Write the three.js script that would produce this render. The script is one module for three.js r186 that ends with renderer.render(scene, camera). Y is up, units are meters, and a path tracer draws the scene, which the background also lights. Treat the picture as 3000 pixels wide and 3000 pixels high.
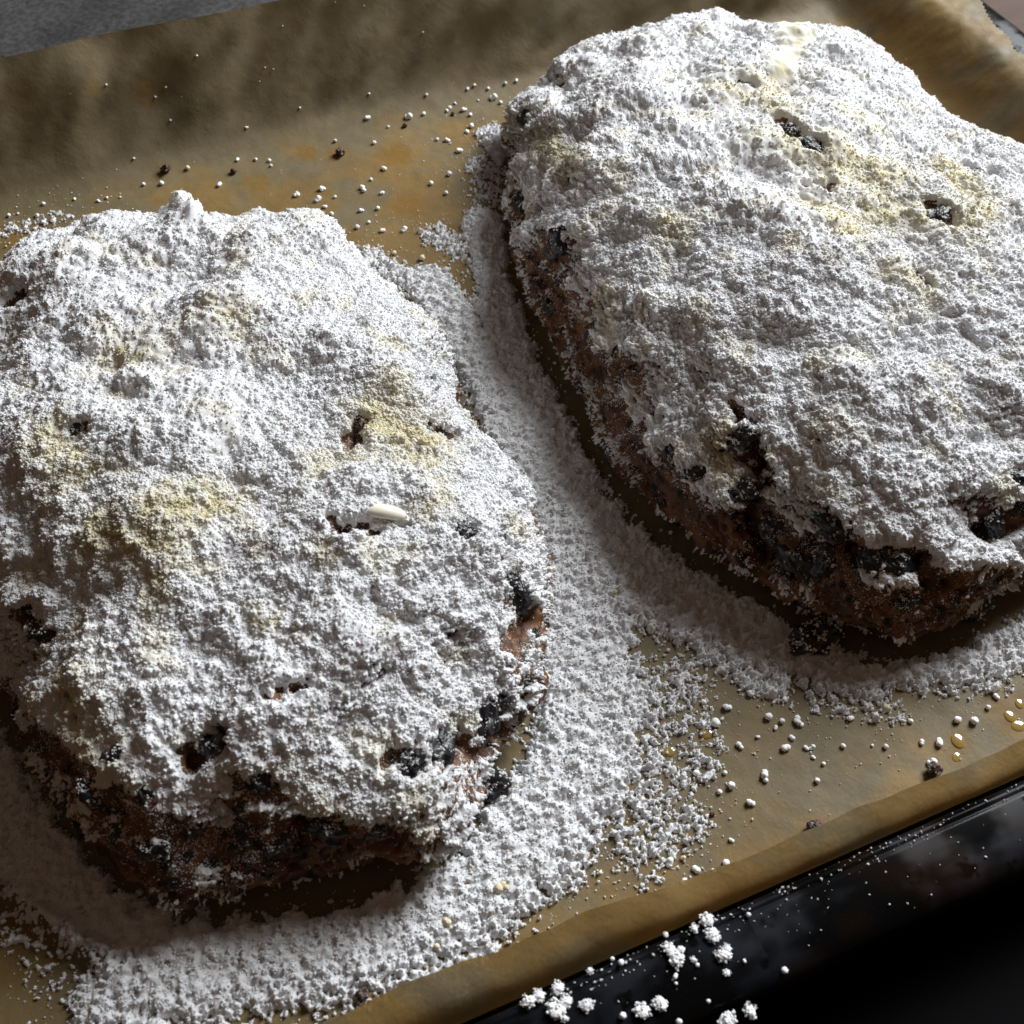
import * as THREE from 'three';
import { createNoise3D, createNoise2D } from 'simplex-noise';
import { mergeGeometries, mergeVertices } from 'three/addons/utils/BufferGeometryUtils.js';
import { RectAreaLightUniformsLib } from 'three/addons/lights/RectAreaLightUniformsLib.js';

// ------------------------------------------------------------------ camera, light, exposure
const scene = new THREE.Scene();
const PITCH = THREE.MathUtils.degToRad(53), DIST = 0.40, FOV = 50;
const camera = new THREE.PerspectiveCamera(FOV, 1, 0.02, 20);
camera.position.set(0, DIST * Math.sin(PITCH), DIST * Math.cos(PITCH));
camera.lookAt(0, 0, 0);
camera.focus = 0.39; camera.userData.fStop = 22;
const renderer = new THREE.WebGLRenderer({ antialias: true });
renderer.setSize(1024, 1024);
renderer.toneMapping = THREE.LinearToneMapping;
renderer.toneMappingExposure = 1;
renderer.shadowMap.enabled = true;
scene.background = new THREE.Color().setRGB(0.070, 0.044, 0.029);     // the dim warm kitchen around the tray
RectAreaLightUniformsLib.init();
const windowLight = new THREE.RectAreaLight(new THREE.Color().setRGB(0.93, 0.97, 1.0), 36, 0.68, 0.80);   // daylight through a window, right and a little behind
{
  const az = THREE.MathUtils.degToRad(47), el = THREE.MathUtils.degToRad(35), d = 1.7;
  windowLight.position.set(d * Math.cos(el) * Math.cos(az), d * Math.sin(el), -d * Math.cos(el) * Math.sin(az));
  windowLight.lookAt(0.03, 0, 0);
  windowLight.name = 'window_light';
  scene.add(windowLight);
}

// ------------------------------------------------------------------ helpers
let seedState = 12345;
const rnd = () => { seedState = (seedState * 1664525 + 1013904223) >>> 0; return seedState / 4294967296; };
const n3 = createNoise3D(rnd), n2 = createNoise2D(rnd);
const mix = (a, b, t) => a + (b - a) * t;
const clamp = (x, a = 0, b = 1) => Math.min(b, Math.max(a, x));
const smooth = (a, b, x) => { const t = clamp((x - a) / (b - a)); return t * t * (3 - 2 * t); };
const MM = 0.001;
const fbm3 = (x, y, z, s, oct = 3) => { let v = 0, a = 0.5, f = 1 / s; for (let i = 0; i < oct; i++) { v += a * n3(x * f + i * 17.3, y * f, z * f - i * 9.1); a *= 0.5; f *= 2.03; } return v; };
const fbm2 = (x, y, s, oct = 3) => { let v = 0, a = 0.5, f = 1 / s; for (let i = 0; i < oct; i++) { v += a * n2(x * f + i * 31.7, y * f - i * 11.9); a *= 0.5; f *= 2.03; } return v; };
// distance to the nearest of a jittered set of points, in cells (round lumps)
function hash3(i, j, k) { let h = Math.imul(i, 374761393) ^ Math.imul(j, 668265263) ^ Math.imul(k, 2147483647 ^ 0x5bd1e995); h = Math.imul(h ^ (h >>> 13), 1274126177); return (h ^ (h >>> 16)) >>> 0; }
function cell3(x, y, z, s) {
  x /= s; y /= s; z /= s;
  const xi = Math.floor(x), yi = Math.floor(y), zi = Math.floor(z);
  let best = 9;
  for (let i = -1; i <= 1; i++) for (let j = -1; j <= 1; j++) for (let k = -1; k <= 1; k++) {
    const h = hash3(xi + i, yi + j, zi + k);
    const dx = xi + i + (h & 1023) / 1023 - x, dy = yi + j + ((h >>> 10) & 1023) / 1023 - y, dz = zi + k + ((h >>> 20) & 1023) / 1023 - z;
    const d = dx * dx + dy * dy + dz * dz;
    if (d < best) best = d;
  }
  return Math.sqrt(best);
}
const counts = {};
function numbered(name) { const n = counts[name] = (counts[name] ?? -1) + 1; return n ? `${name}_${String(n).padStart(3, '0')}` : name; }
function shade(o) { o.traverse((c) => { c.castShadow = c.receiveShadow = true; }); return o; }
function part(name, geometry, material, parent) { const m = new THREE.Mesh(geometry, material); m.name = name; parent.add(m); shade(m); return m; }
function thing(o, name, label, category, group, kind) {
  o.name = numbered(name);
  if (kind !== 'structure') o.userData = { label, category };
  if (group) o.userData.group = group;
  if (kind) o.userData.kind = kind;
  scene.add(shade(o));
  return o;
}
// survey: the places of things were measured on the picture (3000 x 3000) and are turned into points (mm) at a height above the tray floor
const SF = 1500 / Math.tan(THREE.MathUtils.degToRad(25)), SP = THREE.MathUtils.degToRad(53);
const SC = [0, 400 * Math.sin(SP), 400 * Math.cos(SP)], SFW = [0, -Math.sin(SP), -Math.cos(SP)], SUP = [0, Math.cos(SP), -Math.sin(SP)];
function at(px, py, h = 0) {
  const rx = px - 1500, ry = 1500 - py;
  const d = [rx, SFW[1] * SF + SUP[1] * ry, SFW[2] * SF + SUP[2] * ry], t = (h - SC[1]) / d[1];
  return [d[0] * t, h, SC[2] + d[2] * t];
}
function pixel(x, y, z) {
  const vy = y - SC[1], vz = z - SC[2], f = vy * SFW[1] + vz * SFW[2];
  return [1500 + SF * x / f, 1500 - SF * (vy * SUP[1] + vz * SUP[2]) / f, f];
}
// point of a surveyed surface (flat position array in mm) that shows at a place of the picture
function surveyed(pos, nrm) {
  const n = pos.length / 3, P = new Float32Array(n * 3);
  for (let i = 0; i < n; i++) { const p = pixel(pos[i * 3], pos[i * 3 + 1], pos[i * 3 + 2]); P[i * 3] = p[0]; P[i * 3 + 1] = p[1]; P[i * 3 + 2] = p[2]; }
  return (px, py) => {
    let best = -1, bs = 1e18, near = 1e9;
    for (const rad of [30, 80, 300, 3000]) {
      for (let i = 0; i < n; i++) {
        const dx = P[i * 3] - px, dy = P[i * 3 + 1] - py, d = dx * dx + dy * dy;
        if (d > rad * rad) continue;
        if (P[i * 3 + 2] < near) near = P[i * 3 + 2];
      }
      if (near < 1e9) {
        for (let i = 0; i < n; i++) {
          const dx = P[i * 3] - px, dy = P[i * 3 + 1] - py, d = dx * dx + dy * dy;
          if (d > rad * rad || P[i * 3 + 2] > near + 12) continue;
          if (d < bs) { bs = d; best = i; }
        }
        break;
      }
    }
    return { i: best, p: [pos[best * 3], pos[best * 3 + 1], pos[best * 3 + 2]], n: nrm ? [nrm[best * 3], nrm[best * 3 + 1], nrm[best * 3 + 2]] : [0, 1, 0] };
  };
}
function gridIndex(nx, ny) {
  const idx = new Uint32Array((nx - 1) * (ny - 1) * 6); let k = 0;
  for (let j = 0; j < ny - 1; j++) for (let i = 0; i < nx - 1; i++) {
    const a = j * nx + i, b = a + 1, c = a + nx, d = c + 1;
    if ((i + j) & 1) { idx[k++] = a; idx[k++] = c; idx[k++] = b; idx[k++] = b; idx[k++] = c; idx[k++] = d; }
    else { idx[k++] = a; idx[k++] = c; idx[k++] = d; idx[k++] = a; idx[k++] = d; idx[k++] = b; }
  }
  return idx;
}
function normalsOf(pos, idx) {
  const g = new THREE.BufferGeometry();
  g.setAttribute('position', new THREE.BufferAttribute(pos, 3));
  g.setIndex(new THREE.BufferAttribute(idx, 1));
  g.computeVertexNormals();
  return g.attributes.normal.array;
}
function geometryOf(pos, idx, color, uv) {       // pos in mm -> metres
  const g = new THREE.BufferGeometry(), q = new Float32Array(pos.length);
  for (let i = 0; i < pos.length; i++) q[i] = pos[i] * MM;
  g.setAttribute('position', new THREE.BufferAttribute(q, 3));
  if (color) g.setAttribute('color', new THREE.BufferAttribute(color, 3));
  if (uv) g.setAttribute('uv', new THREE.BufferAttribute(uv, 2));
  g.setIndex(new THREE.BufferAttribute(idx, 1));
  g.computeVertexNormals();
  return g;
}
function texture(w, h, f, srgb = true) {
  const d = new Uint8Array(w * h * 4);
  for (let j = 0; j < h; j++) for (let i = 0; i < w; i++) { const c = f(i / w, j / h), k = (j * w + i) * 4; d[k] = clamp(c[0]) * 255; d[k + 1] = clamp(c[1]) * 255; d[k + 2] = clamp(c[2]) * 255; d[k + 3] = 255; }
  const t = new THREE.DataTexture(d, w, h, THREE.RGBAFormat);
  t.magFilter = THREE.LinearFilter; t.minFilter = THREE.LinearMipmapLinearFilter; t.generateMipmaps = true;
  t.wrapS = t.wrapT = THREE.RepeatWrapping;
  if (srgb) t.colorSpace = THREE.SRGBColorSpace;
  t.needsUpdate = true;
  return t;
}

// ------------------------------------------------------------------ the tray's own axes: s along its front edge, n towards its front
const TH = THREE.MathUtils.degToRad(22.5), TC = Math.cos(TH), TS = Math.sin(TH);
const fromTray = (s, n) => [s * TC + n * TS, -s * TS + n * TC];         // -> x, z (mm)
const toTray = (x, z) => [x * TC - z * TS, x * TS + z * TC];
const FRONT = 157, BACK = -270, RIGHT = 330, LEFT = -250;               // inner walls of the tray
const RIMY = 21;

// ------------------------------------------------------------------ what the tray stands on
{
  const slab = (name, s0, s1, n0, n1, y, mat, kind) => {
    const g = new THREE.BoxGeometry((s1 - s0) * MM, 0.03, (n1 - n0) * MM, 1, 1, 1);
    const uv = g.attributes.uv, p = g.attributes.position;
    for (let i = 0; i < uv.count; i++) uv.setXY(i, p.getX(i) / 0.4, p.getZ(i) / 0.4);
    const m = new THREE.Mesh(g, mat);
    const [x, z] = fromTray((s0 + s1) / 2, (n0 + n1) / 2);
    m.position.set(x * MM, y * MM - 0.015, z * MM); m.rotation.y = TH;
    thing(m, name, '', '', null, 'structure');
    return m;
  };
  const stone = texture(768, 768, (u, v) => {
    const x = u * 400, y = v * 400;
    let g = 0.225 + fbm2(x, y, 60, 3) * 0.08 + fbm2(x + 300, y, 5, 3) * 0.10 + fbm2(x, y - 90, 1.4, 2) * 0.07;
    const stain = smooth(0.42, 0.62, fbm2(x * 1.3 + 70, y, 14, 3) + 0.25 * fbm2(x, y, 3, 2));
    const speck = smooth(0.50, 0.62, fbm2(x - 500, y, 4.5, 2));
    g -= 0.075 * stain + 0.11 * speck;
    return [g * 1.0, g * 0.985 - 0.01 * stain, g * 0.985 - 0.05 * stain];
  });
  slab('stone_worktop', -700, 178, -900, -120, -8, new THREE.MeshStandardMaterial({ map: stone, roughness: 0.7, bumpMap: stone, bumpScale: 0.0006 }));
  const wood = texture(512, 512, (u, v) => {
    const x = u * 400, y = v * 400;
    const w = fbm2(x / 9, y, 14, 4) + 0.5 * fbm2(x / 14, y, 2.2, 2);
    const g = 0.5 + w * 0.34;
    return [mix(0.20, 0.34, g), mix(0.135, 0.24, g), mix(0.095, 0.17, g)];
  });
  slab('wooden_table', 178, 900, -900, -120, -8, new THREE.MeshStandardMaterial({ map: wood, roughness: 0.85, bumpMap: wood, bumpScale: 0.0004 }));
  slab('shadow_black_slab', -700, 900, -120, 700, -8, new THREE.MeshPhysicalMaterial({ color: new THREE.Color().setRGB(0.002, 0.002, 0.0024), roughness: 0.75, specularIntensity: 0.1 }));  // added black slab, its colour stands in for the deep shadow before the tray
}

// ------------------------------------------------------------------ baking tray: one profile swept round a rounded rectangle
{
  // profile: [outset from the inner wall foot, y]
  const prof = [[-60, -1.5], [-14, -1.5], [-6, -1.2], [-1.5, 1.5], [0.5, 6], [2, 15], [2.6, 18.5], [3.4, 20.4], [4.4, 20.9], [5.2, 20.7], [5.6, 20.4], [6.1, 20.7], [7.2, 21.0], [12, 21.1], [16, 21.0], [20, 20.6], [22.5, 19.6], [24.2, 17.6], [25, 15], [25, 12.6], [24, 11.4], [22.6, 12], [22.2, 14], [21.5, 15.6], [18, 17.2], [8, 18.6], [5.5, 17.8], [4.6, 14], [3, 4], [0.5, -1.6], [-6, -4.4], [-14, -5.2], [-60, -5.2]];
  const R = 34, path = [];
  const corners = [[RIGHT, FRONT, 0], [LEFT, FRONT, 90], [LEFT, BACK, 180], [RIGHT, BACK, 270]];
  const sgn = [[1, 1], [-1, 1], [-1, -1], [1, -1]];
  corners.forEach(([cs, cn, a0], k) => {
    const ox = cs - sgn[k][0] * R, on = cn - sgn[k][1] * R;
    for (let i = 0; i <= 14; i++) { const a = THREE.MathUtils.degToRad(a0 + i * 90 / 14); path.push([ox, on, Math.cos(a), Math.sin(a)]); }
    const nx = corners[(k + 1) % 4], sn = sgn[(k + 1) % 4], a = THREE.MathUtils.degToRad(a0 + 90);
    const ex = nx[0] - sn[0] * R, en = nx[1] - sn[1] * R;
    for (let i = 1; i < 60; i++) path.push([mix(ox, ex, i / 60), mix(on, en, i / 60), Math.cos(a), Math.sin(a)]);
  });
  const np = path.length + 1, nq = prof.length, pos = new Float32Array(np * nq * 3), uv = new Float32Array(np * nq * 2);
  let arc = 0;
  for (let i = 0; i < np; i++) {
    const [ox, on, c, s] = path[i % path.length], [qx, qn] = path[(i + path.length - 1) % path.length];
    if (i) arc += Math.hypot(ox - qx, on - qn) + 0.01;
    for (let j = 0; j < nq; j++) {
      const r = R + prof[j][0], [x, z] = fromTray(ox + c * r, on + s * r), k = j * np + i;
      const w = 0;
      pos.set([x, prof[j][1] + w, z], k * 3);
      const [ss, nn] = toTray(x, z);
      uv.set([ss / 400, nn / 400 + (j > 19 ? 0.2 : 0)], k * 2);
    }
  }
  const g = geometryOf(pos, gridIndex(np, nq), null, uv);
  const floor = new THREE.BoxGeometry((RIGHT - LEFT - 60) * MM, 0.0037, (FRONT - BACK - 60) * MM);
  // enamel: soot brown and blue-black patches, greasy film with clear droplets, its bluish window reflection painted in as colour
  const filmHaze = (x, y) => smooth(-0.25, 0.55, fbm2(x, y, 42, 4) + 0.25 * fbm2(x / 3, y, 9, 3)) * smooth(0.1, 0.32, cell3(x, y, 5, 11) + 0.12 * n2(x / 3, y / 3));
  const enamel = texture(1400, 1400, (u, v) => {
    const x = u * 400, y = v * 400, f = filmHaze(x, y), b = smooth(0, 0.5, fbm2(x + 900, y, 55, 3));
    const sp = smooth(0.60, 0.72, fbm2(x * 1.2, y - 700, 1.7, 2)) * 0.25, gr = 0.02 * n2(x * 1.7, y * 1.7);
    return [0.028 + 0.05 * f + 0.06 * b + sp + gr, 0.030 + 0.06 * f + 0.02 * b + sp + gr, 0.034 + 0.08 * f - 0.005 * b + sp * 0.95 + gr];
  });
  const gloss = texture(1024, 1024, (u, v) => { const f = filmHaze(u * 400, v * 400), r = 0.17 + 0.24 * f; return [r, r, r]; }, false);
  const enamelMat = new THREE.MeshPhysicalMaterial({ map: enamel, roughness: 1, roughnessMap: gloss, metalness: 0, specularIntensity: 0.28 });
  const tray = new THREE.Group();
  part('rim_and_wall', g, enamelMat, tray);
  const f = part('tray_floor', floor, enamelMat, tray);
  const [cx, cz] = fromTray((LEFT + RIGHT) / 2, (FRONT + BACK) / 2);
  f.position.set(cx * MM, -0.0034, cz * MM); f.rotation.y = TH;
  thing(tray, 'baking_tray', 'black enamel baking tray with smudged rim, lined with brown parchment', 'baking tray');
}

// ------------------------------------------------------------------ parchment
const foldA = toTray(at(60, 2630)[0], at(60, 2630)[2]), foldB = toTray(at(345, 2850)[0], at(345, 2850)[2]);
function segDist(px, py, a, b) { const vx = b[0] - a[0], vy = b[1] - a[1], t = clamp(((px - a[0]) * vx + (py - a[1]) * vy) / (vx * vx + vy * vy)); return [Math.hypot(px - a[0] - t * vx, py - a[1] - t * vy), t]; }
function floorY(s, n) {                           // height of the paper on the tray floor
  let y = 0.7 + 0.5 * fbm2(s, n, 90, 2) + 0.25 * fbm2(s + 400, n, 30, 2);
  const [d] = segDist(s, n, foldA, foldB);
  y += 3.4 * Math.exp(-d * d / 9);
  return y;
}
const paperSurface = {};
{
  const NS = 300, NV = 620;
  // cross-section from back to front, by length: [n, y]
  const sec = [[-285, 50], [-279, 41], [-272, 30], [-266, 19.5], [-260, 10], [-254, 3.8], [-246, 0.8], [-236, 0], [-150, 0], [0, 0], [120, 0], [143, 0.2], [151, 0.9], [155, 3.2], [156.8, 8], [157.6, 14], [157.8, 18], [156.9, 20.6], [154.8, 22.2], [152, 23.3], [149.4, 24.1]];
  const cum = [0]; for (let i = 1; i < sec.length; i++) cum.push(cum[i - 1] + Math.hypot(sec[i][0] - sec[i - 1][0], sec[i][1] - sec[i - 1][1]));
  const total = cum[cum.length - 1];
  const curve = new THREE.CatmullRomCurve3(sec.map(([a, b]) => new THREE.Vector3(a, b, 0)), false, 'centripetal');
  curve.arcLengthDivisions = 2000;
  const pts = []; for (let j = 0; j < NV; j++) { const p = curve.getPointAt(j / (NV - 1)); pts.push([p.x, p.y]); }
  const S0 = -246;
  const edge = (n) => 331 + 12 * smooth(-150, -212, n) + 1.6 * n2(n / 26, 4.4);
  const pos = new Float32Array(NS * NV * 3), uv = new Float32Array(NS * NV * 2);
  for (let j = 0; j < NV; j++) for (let i = 0; i < NS; i++) {
    let [n, y] = pts[j];
    const tooth = ((j % 4) < 2 ? (j % 2 ? 1 : 0.1) : (j % 2 ? 0.2 : 0.9));
    let s = mix(S0, edge(n), i / (NS - 1));
    if (i === NS - 1) s += 1.3 * Math.abs(((j / 2) % 2) - 1) + 0.5 * tooth;
    const v = j / (NV - 1) * total;
    const back = smooth(-250, -266, n), front = smooth(140, 157, n);
    // the right-hand side climbs the wall and lies over the rim
    const e = s - 292, up = e > 0 ? 24 * smooth(0, 34, e) + Math.max(0, e - 34) * 0.10 : 0;
    const wob = 2.2 * n2(s / 55, 3.1) + 1.2 * n2(s / 21, 8.1);
    if (back > 0) {
      const w = 4.2 * fbm2(s + 0.6 * v, v * 0.8, 62, 2) + 1.1 * n2((s + v * 0.9) / 24, v / 34);
      n += back * (w + 5 * n2(s / 120, 5)); y += back * w * 0.5;
    }
    if (front > 0) {
      const top = smooth(12, 25, y);
      n += top * (wob * 0.45 + 1.2 * smooth(-20, 40, s) - 3 * smooth(0, -80, s)) ; y += top * (0.8 * n2(s / 33, 1.7));
      n -= 0.6 * front;
    }
    y = Math.max(y, up + y * smooth(26, 0, up)) + (1 - Math.max(back, front)) * floorY(s, n) * (up > 0 ? 1 - 0.5 * up / 26 : 1) + Math.max(back, front) * 0.6;
    if (up > 0) y += smooth(2, 16, up) * 0.9 * fbm2(s, n, 18, 2);
    const [x, z] = fromTray(s, n), k = j * NS + i;
    pos.set([x, y, z], k * 3);
    uv.set([(s - S0) / 620, v / 620], k * 2);
  }
  const idx = gridIndex(NS, NV);
  const g = geometryOf(pos, idx, null, uv);
  Object.assign(paperSurface, { pos, nrm: g.attributes.normal.array, uv });
  const hit = paperSurface.hit = surveyed(pos, g.attributes.normal.array);
  // grease: where the butter soaked in, and the paler fibres of the sheet
  const drops = [[900, 447, 8, 1], [985, 448, 7, .8], [1160, 452, 11, 1], [1190, 600, 14, .8], [1255, 470, 6, .5], [745, 535, 10, .9], [270, 262, 6, .5], [430, 270, 8, .6], [470, 255, 5, .5], [1500, 330, 9, .7], [30, 690, 12, .8], [2810, 2170, 6, .5], [2960, 2090, 12, .6], [60, 2780, 16, .7], [60, 3000, 10, .2], [1480, 2140, 10, .4]]
    .map(([a, b, r, k]) => { const h = hit(a, b); return [uv[h.i * 2] * 620, uv[h.i * 2 + 1] * 620, r, k]; });
  const T = 1500;
  const sheet = texture(T, T, (u, w) => {
    const x = u * 620, y = w * 620;
    let c = 0.5 + 0.28 * fbm2(x, y, 75, 3) + 0.16 * fbm2(x + 90, y, 13, 3) + 0.10 * n2(x / 1.1, y / 1.1) + 0.08 * n2(x / 0.55, y / 0.55);
    c = clamp(c);
    const grey = clamp(0.9 * smooth(95, 60, y + 30 * fbm2(x + 40, y, 40, 3)) + smooth(-0.1, 0.5, fbm2(x - 300, y + 50, 48, 3)) + 0.75 * smooth(150, 270, y + 90 * fbm2(x, y + 500, 70, 3)) * smooth(455, 440, y + 14 * fbm2(x, y, 20, 3)));
    let r = mix(0.48, 0.67, c), gg = mix(0.385, 0.545, c), b = mix(0.215, 0.335, c);
    r -= 0.06 * grey; gg -= 0.008 * grey; b += 0.065 * grey;
    let st = 0;
    for (const [a, d, q, k] of drops) { const dd = Math.hypot(x - a, y - d) * (1 + 0.35 * n2(x / 6, y / 6)); if (dd < q) st = Math.max(st, k * smooth(q, q * 0.35, dd)); }
    r = mix(r, 0.58, st * 0.5); gg = mix(gg, 0.40, st * 0.5); b = mix(b, 0.10, st * 0.5);
    const br = smooth(0.36, 0.62, fbm2(x + 800, y - 40, 60, 4)) * 0.6;
    r -= 0.05 * br; gg -= 0.075 * br; b -= 0.08 * br;
    return [r, gg, b];
  });
  const crinkle = texture(1024, 1024, (u, w) => { const x = u * 620, y = w * 620; const c = 0.5 + 0.5 * fbm2(x, y, 9, 4) + 0.18 * n2(x / 1.2, y / 1.2); return [c, c, c]; }, false);
  const paperMat = new THREE.MeshPhysicalMaterial({ map: sheet, roughness: 0.62, bumpMap: crinkle, bumpScale: 0.00022, transmission: 0.34, thickness: 0, specularIntensity: 0.5, side: THREE.DoubleSide });
  const m = new THREE.Mesh(g, paperMat);
  thing(m, 'parchment_paper', 'brown parchment sheet with greasy stains and serrated edge lining the tray', 'baking paper');
}
const onPaper = paperSurface.hit;

// ------------------------------------------------------------------ materials of the food
const sugarMat = new THREE.MeshPhysicalMaterial({ vertexColors: true, roughness: 1, transmission: 0.3, thickness: 0, specularIntensity: 0.3, side: THREE.DoubleSide });
const grainMat = new THREE.MeshPhysicalMaterial({ color: 0xffffff, roughness: 1, transmission: 0.35, thickness: 0, specularIntensity: 0.3, side: THREE.DoubleSide });
const crustMat = new THREE.MeshPhysicalMaterial({ vertexColors: true, roughness: 0.62, specularIntensity: 0.5 });
const raisinMat = new THREE.MeshPhysicalMaterial({ color: new THREE.Color().setRGB(0.012, 0.011, 0.014), roughness: 0.42 });
const crumbMat = new THREE.MeshPhysicalMaterial({ color: new THREE.Color().setRGB(0.045, 0.018, 0.013), roughness: 0.5 });
const almondMat = new THREE.MeshPhysicalMaterial({ color: new THREE.Color().setRGB(0.72, 0.68, 0.56), roughness: 0.5 });
const butterMat = new THREE.MeshPhysicalMaterial({ color: new THREE.Color().setRGB(0.27, 0.175, 0.045), roughness: 0.12, clearcoat: 1, clearcoatRoughness: 0.04 });
const WHITE = [0.92, 0.92, 0.93], CREAM = [0.84, 0.77, 0.54];

// lumpy ball: several little grains stuck together
function lump(seed, detail, rough, balls) {
  const gs = [];
  for (let b = 0; b < balls; b++) {
    let g = new THREE.IcosahedronGeometry(1, detail); g.deleteAttribute('uv'); g.deleteAttribute('normal'); g = mergeVertices(g, 1e-4);
    const p = g.attributes.position, k = b ? 0.45 + 0.3 * rnd() : 0.8, a = rnd() * 6.28, e = rnd() * 2 - 1, r = b ? 0.72 : 0;
    for (let i = 0; i < p.count; i++) {
      const x = p.getX(i), y = p.getY(i), z = p.getZ(i), d = k * (1 + rough * n3(x * 1.7 + seed * 7.7, y * 1.7 + b * 3, z * 1.7) + rough * 0.6 * n3(x * 4 + seed, y * 4, z * 4 + b * 5));
      p.setXYZ(i, x * d + r * Math.cos(a) * Math.sqrt(1 - e * e), y * d + r * e * 0.7, z * d + r * Math.sin(a) * Math.sqrt(1 - e * e));
    }
    g.computeVertexNormals(); gs.push(g);
  }
  return mergeGeometries(gs);
}
const grains = [lump(1, 1, 0.22, 3), lump(2, 1, 0.26, 4), lump(3, 1, 0.3, 2)];
const dustGrain = lump(4, 0, 0.3, 1);
// list: [x, y, z (mm), radius (mm), butter]
function scatter(list, geo, name, parent) {
  const im = new THREE.InstancedMesh(geo, grainMat, list.length), M = new THREE.Matrix4(), Q = new THREE.Quaternion(), E = new THREE.Euler(), V = new THREE.Vector3(), S = new THREE.Vector3(), C = new THREE.Color();
  list.forEach(([x, y, z, r, b], i) => {
    E.set(rnd() * 6.28, rnd() * 6.28, rnd() * 6.28); Q.setFromEuler(E);
    S.set(r * mix(0.8, 1.25, rnd()), r * mix(0.8, 1.25, rnd()), r * mix(0.8, 1.25, rnd())).multiplyScalar(MM);
    M.compose(V.set(x * MM, y * MM, z * MM), Q, S); im.setMatrixAt(i, M);
    const w = mix(0.96, 1.03, rnd());
    im.setColorAt(i, C.setRGB(mix(WHITE[0], CREAM[0], b) * w, mix(WHITE[1], CREAM[1], b) * w, mix(WHITE[2], CREAM[2], b) * w));
  });
  im.name = name; im.userData.kind = 'stuff';
  if (parent) parent.add(shade(im));
  return im;
}
function raisinGeometry(seed, wrinkle = 0.16) {
  let g = new THREE.IcosahedronGeometry(1, 12); g.deleteAttribute('uv'); g.deleteAttribute('normal'); g = mergeVertices(g, 1e-4);
  const p = g.attributes.position;
  for (let i = 0; i < p.count; i++) {
    const x = p.getX(i), y = p.getY(i), z = p.getZ(i);
    const d = 1 + 0.34 * n3(x * 0.9 + seed * 5, y * 0.9, z * 0.9) - wrinkle * Math.abs(n3(x * 2.2 + seed * 9, y * 2.2, z * 2.2)) * 1.4 - 0.07 * Math.abs(n3(x * 6, y * 6 + seed * 3, z * 6));
    p.setXYZ(i, x * d, y * d, z * d);
  }
  g.computeVertexNormals();
  return g;
}
const raisinShapes = [1, 2, 3, 4, 5].map((k) => raisinGeometry(k));

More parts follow.
